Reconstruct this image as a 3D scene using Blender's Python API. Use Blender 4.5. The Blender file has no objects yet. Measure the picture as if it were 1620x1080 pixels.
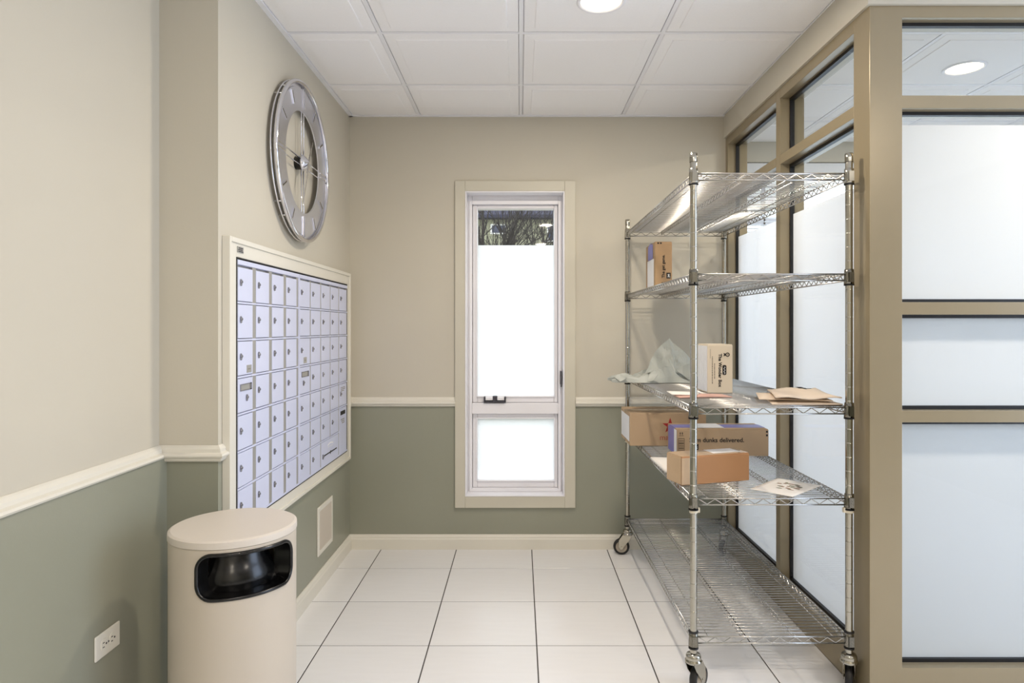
import bpy, math, random
from mathutils import Vector, Matrix
random.seed(7)
PI = math.pi
scene = bpy.context.scene
COL = scene.collection

# ------------------------------------------------------------------ camera
CAMZ, F = 1.329, 1050.0
cd = bpy.data.cameras.new('camera'); cam = bpy.data.objects.new('camera', cd); COL.objects.link(cam)
cam.location = (0, 0, CAMZ); cam.rotation_euler = (PI/2, 0, 0)
cd.sensor_fit = 'HORIZONTAL'; cd.sensor_width = 36.0; cd.lens = 36.0*F/1620
cd.shift_x = -13/1620; cd.shift_y = -22/1620; cd.clip_start = 0.05; cd.clip_end = 300
scene.camera = cam

# ------------------------------------------------------------------ world, lights, exposure
w = bpy.data.worlds.new('world'); scene.world = w; w.use_nodes = True
bg = w.node_tree.nodes['Background']
bg.inputs['Color'].default_value = (0.92, 0.955, 1.0, 1); bg.inputs['Strength'].default_value = 2.6

def area_light(name, loc, rot, sx, sy, power, color, shape='RECTANGLE', spread=PI):
    l = bpy.data.lights.new(name, 'AREA'); l.shape = shape; l.size = sx
    if shape == 'RECTANGLE': l.size_y = sy
    l.energy = power; l.color = color; l.spread = spread
    o = bpy.data.objects.new(name, l); COL.objects.link(o); o.location = loc; o.rotation_euler = rot
    return o
COOL = (0.60, 0.745, 1.0)
# daylight through the windows of the room behind the glass partition
area_light('daylight_office_window', (2.75, 5.0, 1.70), (-PI/2, 0, 0), 2.6, 1.9, 41, COOL)
# added fill lamps out of view: cool from the right, warm from behind
area_light('cool_fill_right', (3.60, 1.30, 1.35), (0, PI/2, 0), 2.3, 1.7, 56, COOL)
area_light('warm_fill_rear', (0.9, -2.50, 1.40), (PI/2, 0, 0), 2.4, 2.1, 6, (1.0, 0.95, 0.86))
WARM = (1.0, 0.88, 0.73)
DOWN_W = 19.0

scene.view_settings.view_transform = 'Standard'; scene.view_settings.look = 'None'
scene.view_settings.exposure = 0.1; scene.view_settings.gamma = 1.0
scene.view_settings.use_curve_mapping = False

# ------------------------------------------------------------------ materials
def lin(c):
    return tuple((v/255/12.92 if v/255 <= 0.04045 else ((v/255+0.055)/1.055)**2.4) for v in c)
MATS = {}
def mat(name, rgb, rough=0.5, metal=0.0, var=0.0, vscale=6.0, bump=0.0, bscale=200.0, spec=0.5, rand=0.0, stretch=None, coat=0.0):
    m = bpy.data.materials.new(name); m.use_nodes = True; MATS[name] = m
    nt = m.node_tree; N = nt.nodes; L = nt.links; b = N['Principled BSDF']
    c = lin(rgb)
    b.inputs['Base Color'].default_value = (*c, 1); b.inputs['Roughness'].default_value = rough
    b.inputs['Metallic'].default_value = metal; b.inputs['Specular IOR Level'].default_value = spec
    b.inputs['Coat Weight'].default_value = coat
    if var or bump:
        tc = N.new('ShaderNodeTexCoord'); mp = N.new('ShaderNodeMapping'); L.new(tc.outputs['Object'], mp.inputs['Vector'])
        if stretch: mp.inputs['Scale'].default_value = stretch
    last = None
    if var:
        nz = N.new('ShaderNodeTexNoise'); nz.inputs['Scale'].default_value = vscale; nz.inputs['Detail'].default_value = 5
        L.new(mp.outputs['Vector'], nz.inputs['Vector'])
        mx = N.new('ShaderNodeMix'); mx.data_type = 'RGBA'
        mx.inputs[6].default_value = (*[v*(1-var) for v in c], 1); mx.inputs[7].default_value = (*[min(1, v*(1+var)) for v in c], 1)
        L.new(nz.outputs['Fac'], mx.inputs[0]); last = mx.outputs[2]
    if rand:
        oi = N.new('ShaderNodeObjectInfo'); hs = N.new('ShaderNodeHueSaturation'); mr = N.new('ShaderNodeMapRange')
        mr.inputs['To Min'].default_value = 1-rand; mr.inputs['To Max'].default_value = 1+rand
        L.new(oi.outputs['Random'], mr.inputs['Value']); L.new(mr.outputs['Result'], hs.inputs['Value'])
        if last: L.new(last, hs.inputs['Color'])
        else: hs.inputs['Color'].default_value = (*c, 1)
        last = hs.outputs['Color']
    if last: L.new(last, b.inputs['Base Color'])
    if bump:
        n2 = N.new('ShaderNodeTexNoise'); n2.inputs['Scale'].default_value = bscale; n2.inputs['Detail'].default_value = 3
        L.new(mp.outputs['Vector'], n2.inputs['Vector'])
        bp = N.new('ShaderNodeBump'); bp.inputs['Strength'].default_value = bump; bp.inputs['Distance'].default_value = 0.002
        L.new(n2.outputs['Fac'], bp.inputs['Height']); L.new(bp.outputs['Normal'], b.inputs['Normal'])
    return m
def emit(name, rgb, strength):
    m = bpy.data.materials.new(name); m.use_nodes = True; MATS[name] = m
    b = m.node_tree.nodes['Principled BSDF']; b.inputs['Base Color'].default_value = (*lin(rgb), 1)
    b.inputs['Emission Color'].default_value = (*lin(rgb), 1); b.inputs['Emission Strength'].default_value = strength
    return m
def clear_glass(name, tint=(0.97, 0.985, 0.98)):
    m = bpy.data.materials.new(name); m.use_nodes = True; MATS[name] = m
    nt = m.node_tree; N = nt.nodes; L = nt.links; N.remove(N['Principled BSDF']); out = N['Material Output']
    t = N.new('ShaderNodeBsdfTransparent'); t.inputs['Color'].default_value = (*tint, 1)
    g = N.new('ShaderNodeBsdfGlossy'); g.inputs['Roughness'].default_value = 0.02
    f = N.new('ShaderNodeLayerWeight'); pw = N.new('ShaderNodeMath'); pw.operation = 'POWER'; pw.inputs[1].default_value = 5.0
    L.new(f.outputs['Facing'], pw.inputs[0]); mr = N.new('ShaderNodeMapRange'); mr.inputs['To Min'].default_value = 0.02; mr.inputs['To Max'].default_value = 0.7
    L.new(pw.outputs[0], mr.inputs['Value'])
    mx = N.new('ShaderNodeMixShader'); L.new(mr.outputs[0], mx.inputs[0]); L.new(t.outputs[0], mx.inputs[1]); L.new(g.outputs[0], mx.inputs[2])
    L.new(mx.outputs[0], out.inputs['Surface']); return m
def frosted(name, rgb, trans=0.82):
    m = bpy.data.materials.new(name); m.use_nodes = True; MATS[name] = m
    nt = m.node_tree; N = nt.nodes; L = nt.links; N.remove(N['Principled BSDF']); out = N['Material Output']
    c = (*lin(rgb), 1)
    t = N.new('ShaderNodeBsdfTranslucent'); t.inputs['Color'].default_value = c
    d = N.new('ShaderNodeBsdfDiffuse'); d.inputs['Color'].default_value = c
    mx = N.new('ShaderNodeMixShader'); mx.inputs[0].default_value = trans
    L.new(d.outputs[0], mx.inputs[1]); L.new(t.outputs[0], mx.inputs[2])
    L.new(mx.outputs[0], out.inputs['Surface']); return m

WALL = mat('cream_wall_paint', (202, 196, 181), 0.6, var=0.02, vscale=3, bump=0.08, bscale=160)
SAGE = mat('sage_wall_paint', (150, 151, 135), 0.36, var=0.03, vscale=3, bump=0.08, bscale=160)
TRIM = mat('white_trim_paint', (226, 222, 210), 0.4, var=0.015, vscale=8)
CASING = mat('putty_casing_paint', (205, 200, 184), 0.45, var=0.015, vscale=8)
VINYL = mat('white_window_vinyl', (240, 239, 244), 0.35, var=0.01, vscale=9)
GROUT = mat('dark_grout', (70, 66, 62), 0.9, var=0.15, vscale=30)
TILE = mat('porcelain_floor_tile', (236, 235, 235), 0.24, var=0.035, vscale=5, stretch=(1, 7, 1), rand=0.02, bump=0.02, bscale=60, spec=0.45)
CTILE = mat('acoustic_ceiling_tile', (250, 249, 250), 0.9, var=0.03, vscale=120, bump=0.25, bscale=260, rand=0.012)
CGRID = mat('white_ceiling_grid', (242, 242, 246), 0.5, var=0.01)
TAUPE = mat('taupe_aluminium_frame', (154, 141, 115), 0.30, 0.25, var=0.02, vscale=14, bump=0.03, bscale=400)
GASKET = mat('black_rubber_gasket', (14, 14, 18), 0.45, var=0.1)
GLASS = clear_glass('clear_glass')
FILM = frosted('frosted_film', (236, 238, 244), 0.97)
WFILM = frosted('window_frosted_film', (248, 250, 252), 0.88)
CHROME = mat('chrome_wire', (192, 190, 186), 0.24, 1.0, var=0.03, vscale=40)
CHROMED = mat('chrome_post', (176, 172, 160), 0.13, 1.0, var=0.04, vscale=30)
STEEL = mat('brushed_steel_clock', (222, 224, 236), 0.30, 1.0, var=0.06, vscale=4, bump=0.02, bscale=300)
POLISH = mat('polished_chrome', (226, 226, 232), 0.08, 1.0, var=0.02)
MBOX = mat('mailbox_aluminium', (216, 221, 246), 0.38, 0.12, var=0.02, vscale=10, bump=0.02, bscale=500)
MBOXD = mat('mailbox_pilaster', (172, 170, 166), 0.4, 0.4, var=0.04, vscale=20)
DARK = mat('dark_slot', (20, 20, 24), 0.5, var=0.1)
LOCKM = mat('lock_cylinder_metal', (150, 150, 158), 0.25, 0.9, var=0.05)
BEIGE = mat('beige_bin_enamel', (200, 190, 176), 0.42, var=0.02, vscale=5, bump=0.04, bscale=350)
BIN_TOP = mat('beige_bin_lid', (212, 204, 194), 0.45, var=0.02, vscale=9, bump=0.05, bscale=350)
BLACK = mat('black_gloss_plastic', (8, 8, 9), 0.22, var=0.1)
RUBBER = mat('black_caster_rubber', (22, 21, 22), 0.5, var=0.1)
GREYPL = mat('grey_caster_hub', (176, 166, 150), 0.4, var=0.05)
PLATE = mat('ivory_outlet_plate', (236, 233, 224), 0.35, var=0.01)
KRAFT = mat('kraft_cardboard', (172, 142, 108), 0.8, var=0.05, vscale=14, stretch=(1, 1, 9), bump=0.05, bscale=120)
KRAFT2 = mat('tan_cardboard', (182, 156, 126), 0.8, var=0.05, vscale=10, bump=0.05, bscale=120)
KRAFT3 = mat('orange_cardboard', (180, 134, 94), 0.75, var=0.05, vscale=10, bump=0.05, bscale=120)
CREAM = mat('cream_cardboard', (218, 206, 186), 0.75, var=0.03, vscale=12, bump=0.04, bscale=120)
ENVEL = mat('manila_paper', (226, 208, 188), 0.8, var=0.04, vscale=14)
PAPER = mat('white_paper', (236, 232, 226), 0.75, var=0.02, vscale=20)
PINKP = mat('pink_paper', (214, 172, 158), 0.75, var=0.08, vscale=30)
PURPLE = mat('lilac_tape', (128, 128, 196), 0.35, var=0.12, vscale=25)
INK = mat('black_ink', (26, 23, 22), 0.7, var=0.1)
GREYINK = mat('grey_ink', (150, 146, 138), 0.7, var=0.1)
REDINK = mat('red_ink', (158, 36, 38), 0.7, var=0.08)
ROSEINK = mat('faded_red_ink', (168, 84, 70), 0.7, var=0.08)
LABELP = mat('label_paper', (238, 238, 240), 0.6, var=0.02, vscale=60)
TAPE = mat('clear_packing_tape', (206, 178, 146), 0.12, var=0.06, vscale=20, bump=0.5, bscale=55)
POLY = mat('grey_poly_mailer', (170, 174, 168), 0.45, var=0.03, vscale=6, bump=0.15, bscale=30)
VENTM = mat('cream_vent_paint', (205, 196, 182), 0.5, var=0.03)
BLIND = mat('white_blind_slat', (236, 238, 242), 0.5, var=0.01)
GUNMETAL = mat('dark_window_hardware', (78, 76, 84), 0.35, 0.6, var=0.05)
PLAST = mat('ivory_plastic_clip', (214, 205, 184), 0.5, var=0.02)
SIDING = mat('pale_green_siding', (158, 158, 134), 0.8, var=0.06, vscale=3)
SHINGLE = mat('slate_roof_shingle', (58, 58, 76), 0.9, var=0.25, vscale=9)
BARK = mat('dark_bark', (46, 41, 38), 0.95, var=0.3, vscale=8)
HGLASS = mat('dark_house_glass', (58, 66, 92), 0.15, var=0.15)
HWHITE = mat('house_white_trim', (236, 236, 232), 0.6, var=0.02)
LAWN = mat('dull_winter_ground', (120, 118, 96), 0.95, var=0.3, vscale=2)
CARPET = mat('office_carpet', (178, 174, 168), 0.95, var=0.08, vscale=40)
DIFFUSER = emit('lamp_diffuser', (255, 236, 206), 7.0)

# ------------------------------------------------------------------ mesh helpers
class MB:
    def __init__(s): s.v = []; s.f = []; s.m = []; s.s = []
    def add(s, vs, fs, mi=0, sm=False):
        k = len(s.v); s.v += [tuple(p) for p in vs]
        for f in fs: s.f.append([i+k for i in f]); s.m.append(mi); s.s.append(sm)
        return s
    def box(s, x0, x1, y0, y1, z0, z1, mi=0, M=None):
        vs = [Vector((x, y, z)) for x in (x0, x1) for y in (y0, y1) for z in (z0, z1)]
        if M: vs = [M @ p for p in vs]
        return s.add(vs, [(0,1,3,2),(4,6,7,5),(0,4,5,1),(2,3,7,6),(0,2,6,4),(1,5,7,3)], mi)
    def tube(s, pts, r, n=6, closed=False, mi=0, cap=True, sm=True):
        pts = [Vector(p) for p in pts]; N = len(pts); vs = []; ref = None
        rs = r if isinstance(r, (list, tuple)) else [r]*N
        for i, p in enumerate(pts):
            if closed: t = (pts[(i+1) % N]-pts[i-1])
            else: t = pts[min(i+1, N-1)]-pts[max(i-1, 0)]
            t.normalize()
            if ref is None:
                ref = Vector((0,0,1)) if abs(t.z) < .9 else Vector((1,0,0))
            u = ref - t*ref.dot(t)
            if u.length < 1e-5: u = t.orthogonal()
            u.normalize(); ref = u; q = t.cross(u)
            for k in range(n):
                a = 2*PI*k/n; vs.append(p+(u*math.cos(a)+q*math.sin(a))*rs[i])
        fs = []
        for i in range(N if closed else N-1):
            j = (i+1) % N
            for k in range(n): l = (k+1) % n; fs.append((i*n+k, i*n+l, j*n+l, j*n+k))
        s.add(vs, fs, mi, sm)
        if cap and not closed:
            b = len(s.v)-N*n
            s.f.append([b+k for k in range(n)][::-1]); s.m.append(mi); s.s.append(False)
            s.f.append([b+(N-1)*n+k for k in range(n)]); s.m.append(mi); s.s.append(False)
        return s
    def lathe(s, prof, o=(0,0,0), axis='Z', n=32, mi=0, sm=True, M=None):
        o = Vector(o); vs = []
        for (r, h) in prof:
            for k in range(n):
                a = 2*PI*k/n; c, d = r*math.cos(a), r*math.sin(a)
                p = {'Z': Vector((c, d, h)), 'Y': Vector((d, h, c)), 'X': Vector((h, c, d))}[axis]
                vs.append((M @ p if M else p)+o)
        fs = [(i*n+k, i*n+(k+1) % n, (i+1)*n+(k+1) % n, (i+1)*n+k) for i in range(len(prof)-1) for k in range(n)]
        return s.add(vs, fs, mi, sm)
    def disc(s, pts, mi=0):
        return s.add(pts, [tuple(range(len(pts)))], mi)
    def prism(s, poly, fn, d0, d1, mi=0):
        n = len(poly); vs = [fn(a, b, d0) for a, b in poly]+[fn(a, b, d1) for a, b in poly]
        fs = [tuple(range(n))[::-1], tuple(range(n, 2*n))]+[(k, (k+1) % n, n+(k+1) % n, n+k) for k in range(n)]
        return s.add(vs, fs, mi)
    def build(s, name, mats, parent=None, off=None, bevel=0.0, link=True, seg=2):
        if not isinstance(mats, (list, tuple)): mats = [mats]
        if off is None: off = Vector(parent['_base']) if parent is not None and '_base' in parent else Vector((0,0,0))
        me = bpy.data.meshes.new(name)
        me.from_pydata([tuple(Vector(p)-Vector(off)) for p in s.v], [], s.f)
        for m in mats: me.materials.append(m)
        for p, mi, sm in zip(me.polygons, s.m, s.s): p.material_index = mi; p.use_smooth = sm
        import bmesh
        bm = bmesh.new(); bm.from_mesh(me); bmesh.ops.recalc_face_normals(bm, faces=bm.faces); bm.to_mesh(me); bm.free()
        me.update()
        o = bpy.data.objects.new(name, me)
        if parent is None: o.location = off
        if link: COL.objects.link(o)
        o.parent = parent
        if bevel:
            md = o.modifiers.new('bevel', 'BEVEL'); md.width = bevel; md.segments = seg; md.limit_method = 'ANGLE'; md.angle_limit = math.radians(40)
        return o
def thing(name, label, cat, base, group=None):
    o = bpy.data.objects.new(name, None); COL.objects.link(o); o.location = base; o.empty_display_size = .1
    o['label'] = label; o['category'] = cat; o['_base'] = list(base)
    if group: o['group'] = group
    return o
def tag(o, label, cat, group=None):
    o['label'] = label; o['category'] = cat
    if group: o['group'] = group
    return o
def struct(o): o['kind'] = 'structure'; return o
def copyobj(o, parent, loc=None):
    c = o.copy(); COL.objects.link(c); c.parent = parent
    if loc is not None: c.location = loc
    return c
def Box(name, m, b, parent=None, bevel=0.0, off=None):
    return MB().box(*b).build(name, m, parent, off=off, bevel=bevel)
def text_mesh(body, size, spacing=1.0, bold=0.0):
    c = bpy.data.curves.new('lettering', 'FONT'); c.body = body; c.size = size; c.space_character = spacing; c.offset = bold
    c.align_x = 'CENTER'; c.align_y = 'CENTER'; c.resolution_u = 3; c.extrude = 0.0003
    o = bpy.data.objects.new('lettering', c); COL.objects.link(o)
    dg = bpy.context.evaluated_depsgraph_get(); dg.update()
    me = bpy.data.meshes.new_from_object(o.evaluated_get(dg)); bpy.data.objects.remove(o); bpy.data.curves.remove(c)
    return me
def lettering(body, size, m, parent, loc, rot, spacing=1.0, bold=0.0, name='printed_lettering'):
    me = text_mesh(body, size, spacing, bold); me.materials.clear(); me.materials.append(m)
    o = bpy.data.objects.new(name, me); COL.objects.link(o); o.parent = parent; o.location = loc; o.rotation_euler = rot
    return o
def rrect(x0, x1, y0, y1, r, n=6):
    out = []
    for cx, cy, a0 in ((x1-r, y1-r, 0), (x0+r, y1-r, 90), (x0+r, y0+r, 180), (x1-r, y0+r, 270)):
        for k in range(n+1):
            a = math.radians(a0+90*k/n); out.append((cx+r*math.cos(a), cy+r*math.sin(a)))
    return out

# ------------------------------------------------------------------ room dimensions
CE = 2.602                     # ceiling grid
YB = 3.99                      # back wall
XA, XL, XLW = -1.026, -1.226, -1.200   # alcove wall, lobby left wall, its wainscot
YR = 2.254                     # return wall
XR, YF = 1.235, 2.345          # glazed partition: side face, facing face
FD = 0.115                     # frame depth
XE, YRR = 3.65, -2.65          # lobby right end and rear
XO, YO = 4.45, 4.55            # office east end and window wall
RB, RT = 0.856, 0.912          # back wall chair rail
LB, LT = 0.876, 0.930          # left wall chair rail
OX0, OX1, OZ0, OZ1 = -.330, .266, .318, 2.145   # window opening

# ------------------------------------------------------------------ floor
fl = MB().box(XL-.2, XO+.2, YRR-.2, YO+.2, -.12, -.0012).build('floor', GROUT); struct(fl)
def tile_mesh(w, d):
    h, c = .008, .0012; vs = []
    for z, e in ((-.010, 0), (-c, 0), (0, c)):
        vs += [(-w/2+e, -d/2+e, z), (w/2-e, -d/2+e, z), (w/2-e, d/2-e, z), (-w/2+e, d/2-e, z)]
    fs = [(8, 9, 10, 11)]+[(r*4+k, r*4+(k+1) % 4, r*4+4+(k+1) % 4, r*4+4+k) for r in (0, 1) for k in range(4)]
    return MB().add(vs, fs)
PX, PY, GAP = .4515, .4455, .0048
xs = [.069+PX*k for k in range(-3, 9)]; ys = [3.667-PY*k for k in range(-1, 15)]
cache = {}
for xa in xs:
    for ya in ys:
        x0, x1, y0, y1 = xa+GAP/2, xa+PX-GAP/2, ya-PY+GAP/2, ya-GAP/2
        xmin = XA+.006 if ya-PY/2 > YR else XL+.01
        if ya > YF+.2: xmax = XR+.0
        elif y1 > YF: xmax = XR
        else: xmax = XE
        if y1 > YF and x0 < XR < x1 and y0 < YF: xmax = XR
        x0, x1 = max(x0, xmin), min(x1, xmax); y1 = min(y1, YB-.006); y0 = max(y0, YRR)
        if x1-x0 < .02 or y1-y0 < .02: continue
        key = (round(x1-x0, 3), round(y1-y0, 3))
        if key not in cache: cache[key] = tile_mesh(x1-x0, y1-y0).build('tile', TILE, fl); t = cache[key]
        else: t = copyobj(cache[key], fl)
        t.location = ((x0+x1)/2, (y0+y1)/2, 0)
Box('office_carpet', CARPET, (XR+FD, XO, YF+FD, YO, -.0025, .004), fl)

# ------------------------------------------------------------------ ceiling
ce = MB().box(XL-.2, XO+.2, YRR-.2, YO+.2, CE+.02, CE+.15).build('ceiling', CGRID); struct(ce)
def ceiling_tile(x0, x1, y0, y1):
    cx, cy = (x0+x1)/2, (y0+y1)/2; rings = []
    for e, z in ((.0, .012), (.004, .0), (.008, -.002), (.050, -.0045), (.052, -.0075), (.060, -.008)):
        rings.append((e, z))
    vs = []
    for e, z in rings:
        ex = min(e, (x1-x0)*.45); ey = min(e, (y1-y0)*.45)
        vs += [(x0+ex-cx, y0+ey-cy, z), (x1-ex-cx, y0+ey-cy, z), (x1-ex-cx, y1-ey-cy, z), (x0+ex-cx, y1-ey-cy, z)]
    n = len(rings); fs = [(4*n-4, 4*n-3, 4*n-2, 4*n-1)]
    fs += [(r*4+k, r*4+(k+1) % 4, r*4+4+(k+1) % 4, r*4+4+k) for r in range(n-1) for k in range(4)]
    return MB().add(vs, fs), (cx, cy, CE)
GX = [.004+.6115*k for k in range(-3, 8)]; GY = [2.868+.6135*k for k in range(-10, 4)]
ccache = {}
for gx in GX:
    for gy in GY:
        x0, x1, y0, y1 = gx+.008, gx+.6115-.008, gy+.008, gy+.6135-.008
        left = XA if (y0+y1)/2 > YR else XL
        x0, x1 = max(x0, left+.02), min(x1, XO); y0, y1 = max(y0, YRR), min(y1, YB if x1 <= XR else YO)
        if y0 < YR < y1 and x0 < XA: x0 = XA+.02
        for a, b in ([(x0, min(x1, XR-.012)), (max(x0, XR+.15), x1)] if (y1 > YF and x0 < XR+.15 and x1 > XR) else [(x0, x1)]):
            if b-a < .03 or y1-y0 < .03: continue
            key = (round(b-a, 3), round(y1-y0, 3))
            mbd, loc = ceiling_tile(a, b, y0, y1)
            if key not in ccache: ccache[key] = mbd.build('tile', CTILE, ce); t = ccache[key]
            else: t = copyobj(ccache[key], ce)
            t.location = loc
for gx in GX:
    if gx > XL+.05: Box('grid_bar', CGRID, (gx-.009, gx+.009, YRR, YB if gx < XR else YO, CE-.002, CE+.02), ce)
for gy in GY:
    if gy > YRR: Box('grid_bar', CGRID, (XL if gy < YR else XA, XO, gy-.009, gy+.009, CE-.0015, CE+.02), ce)
# wall angle mouldings round the ceiling edge
struct(MB().box(XA, XA+.022, YR, YB, CE-.008, CE+.004).build('trim_1', CGRID))
struct(MB().box(XA, XR, YB-.022, YB, CE-.008, CE+.004).build('trim_2', CGRID))

# ------------------------------------------------------------------ walls
def paint_wall(name, boxes, parent=None):
    m = MB()
    for b, mi in boxes: m.box(*b, mi)
    return struct(m.build(name, [WALL, SAGE]))
T = .2
SB = .884   # colour change behind the rail on the back wall
paint_wall('wall_back', [
    ((XA-.2, OX0, YB, YB+T, 0, SB), 1), ((XA-.2, OX0, YB, YB+T, SB, CE+.05), 0),
    ((OX1, XR+.12, YB, YB+T, 0, SB), 1), ((OX1, XR+.12, YB, YB+T, SB, CE+.05), 0),
    ((OX0, OX1, YB, YB+T, 0, OZ0), 1), ((OX0, OX1, YB, YB+T, OZ1, CE+.05), 0)])
paint_wall('wall_alcove', [((XA-.2, XA, YR+.0, YB, 0, .9), 1), ((XA-.2, XA, YR, YB, .9, CE+.05), 0)])
paint_wall('wall_left', [((XL-.2, XLW, YRR, YR, 0, .9), 1), ((XL-.2, XL, YRR, YR, .9, CE+.05), 0)])
paint_wall('wall_rear', [((XL-.2, XE+.2, YRR-.2, YRR, 0, .9), 1), ((XL-.2, XE+.2, YRR-.2, YRR, .9, CE+.05), 0)])
paint_wall('wall_entrance', [((XE, XE+.2, YRR, YF, 0, .9), 1), ((XE, XE+.2, YRR, YF, .9, CE+.05), 0)])
paint_wall('wall_office_end', [((XO, XO+.2, YF, YO+.2, 0, CE+.05), 0)])
paint_wall('wall_office_return', [((XR-.1, XR+.0, YB+T, YO+T, 0, CE+.05), 0), ((XR, XR+FD, YB+.0, YO+T, 0, CE+.05), 0)])

# chair rails: profile (out, up) swept along the wall
def rail_profile(h, d=.026):
    return [(0, 0), (d*.45, 0), (d*.62, h*.10), (d*.62, h*.20), (d*.9, h*.27), (d, h*.38), (d*.9, h*.5), (d*.55, h*.58), (d*.5, h*.78), (d*.3, h*.92), (d*.12, h), (0, h)]
def base_profile(h, d=.016):
    return [(0, 0), (d, 0), (d, h*.68), (d*.8, h*.76), (d*.72, h*.86), (d*.4, h*.95), (d*.3, h), (0, h)]
def strip(name, prof, wallpt, out, along, length, z, m, e0=0, e1=0):
    """extrude a moulding; e0/e1 mitre factors at the ends"""
    out, along, p = Vector(out), Vector(along), Vector(wallpt); mb = MB(); n = len(prof); vs = []
    for end, e in ((0, e0), (length, e1)):
        for (o, u) in prof: vs.append(p+out*o+along*(end+e*o)+Vector((0, 0, z+u)))
    fs = [tuple(range(n)), tuple(range(n, 2*n))]+[(k, (k+1) % n, n+(k+1) % n, n+k) for k in range(n)]
    return struct(mb.add(vs, fs).build(name, m))
rp, bpf = rail_profile(RT-RB), base_profile(.088)
rpl = rail_profile(LT-LB, .036)
strip('trim_3', rp, (XA, YB, 0), (0,-1,0), (1,0,0), -.388-XA-.001, RB, TRIM, 1, 0)
strip('trim_4', rp, (.332, YB, 0), (0,-1,0), (1,0,0), XR-.332, RB, TRIM)
strip('trim_5', rp, (XA, 3.915, 0), (1,0,0), (0,1,0), YB-3.915, RB, TRIM, 0, -1)
strip('trim_6', rpl, (XL, YRR, 0), (1,0,0), (0,1,0), YR-YRR, LB, TRIM, 0, -1)
strip('trim_7', rail_profile(LT-LB, .026), (XL, YR, 0), (0,-1,0), (1,0,0), XA-XL, LB, TRIM, 1, 1)
strip('trim_8', rail_profile(LT-LB, .026), (XA, YR, 0), (1,0,0), (0,1,0), .031, LB, TRIM, -1, 0)
strip('baseboard_back', bpf, (XA, YB, 0), (0,-1,0), (1,0,0), XR-XA, 0, TRIM, 1, 0)
strip('baseboard_alcove', bpf, (XA, YR, 0), (1,0,0), (0,1,0), YB-YR, 0, TRIM, -1, -1)
strip('baseboard_return', bpf, (XLW, YR, 0), (0,-1,0), (1,0,0), XA-XLW, 0, TRIM, 1, 1)
strip('baseboard_left', bpf, (XLW, YRR, 0), (1,0,0), (0,1,0), YR-YRR, 0, TRIM, 0, -1)
# wall return between lobby and alcove (one continuous surface with the alcove wall)
paint_wall('wall_return', [((XL-.2, XA-.2, YR, YR+.2, 0, .9), 1), ((XL-.2, XA-.2, YR, YR+.2, .9, CE+.05), 0)])

# ------------------------------------------------------------------ window in the back wall
def frame_boxes(x0, x1, z0, z1, i0, i1, j0, j1, y0, y1, mb, mi=0):
    """rectangular frame: outer x0..x1,z0..z1, inner i0..i1,j0..j1"""
    mb.box(x0, i0, y0, y1, z0, z1, mi); mb.box(i1, x1, y0, y1, z0, z1, mi)
    mb.box(i0, i1, y0, y1, z0, j0, mi); mb.box(i0, i1, y0, y1, j1, z1, mi); return mb
win = struct(frame_boxes(OX0, OX1, OZ0, OZ1, -.2945, .232, .345, 2.083, 4.075, 4.165, MB()).box(-.2945, .232, 4.06, 4.165, .801, .867).build('window_1', VINYL, bevel=.003))
frame_boxes(-.391, .331, .249, 2.207, OX0, OX1, OZ0, OZ1, YB-.018, YB+.002, MB()).build('casing', CASING, win, bevel=.003)
frame_boxes(OX0, OX1, OZ0, OZ1, OX0+.008, OX1-.008, OZ0+.008, OZ1-.008, YB-.02, 4.08, MB()).build('jamb_lining', VINYL, win, bevel=.002)
MB().box(OX0+.02, OX1-.02, 4.055, 4.09, OZ0+.008, OZ0+.02).build('stool', VINYL, win, bevel=.002)
frame_boxes(-.3125, .249, .330, 2.106, -.2945, .232, .345, 2.083, 4.062, 4.08, MB()).build('stop_bead', VINYL, win, bevel=.003)
for nm, z0, z1, g0, g1 in (('upper_sash', .868, 2.083, .909, 2.060), ('lower_sash', .345, .80, .391, .768)):
    sh = frame_boxes(-.2925, .230, z0, z1, -.263, .208, g0, g1, 4.088, 4.15, MB()).build(nm, VINYL, win, bevel=.004)
    frame_boxes(-.272, .217, g0-.009, g1+.009, -.263, .208, g0, g1, 4.080, 4.09, MB()).build('glazing_bead', VINYL, sh, bevel=.003)
    Box('glass_pane', GLASS, (-.268, .213, 4.118, 4.123, g0-.004, g1+.004), sh)
    ft = 1.839 if nm == 'upper_sash' else g1
    MB().add([(-.263, 4.1165, g0), (.208, 4.1165, g0), (.208, 4.1165, ft), (-.263, 4.1165, ft)], [(0,1,2,3)]).build('frosted_film', WFILM, sh)
# cam latch on the sash rail
lt = MB().box(-.222, -.088, 4.046, 4.084, .872, .880).box(-.222, -.214, 4.046, 4.084, .872, .908).box(-.096, -.088, 4.046, 4.084, .872, .908).build('sash_latch', GUNMETAL, win, bevel=.002)
MB().box(-.168, -.140, 4.044, 4.084, .878, .912).build('latch_pivot', GUNMETAL, lt, bevel=.004)
MB().box(-.212, -.168, 4.042, 4.084, .886, .905).box(-.140, -.098, 4.042, 4.084, .886, .905).build('latch_arm', VINYL, lt, bevel=.003)
MB().box(.243, .252, 4.03, 4.065, .985, 1.065).box(.245, .252, 4.02, 4.034, .968, 1.03).build('side_lock_lever', GUNMETAL, win, bevel=.002)

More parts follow.
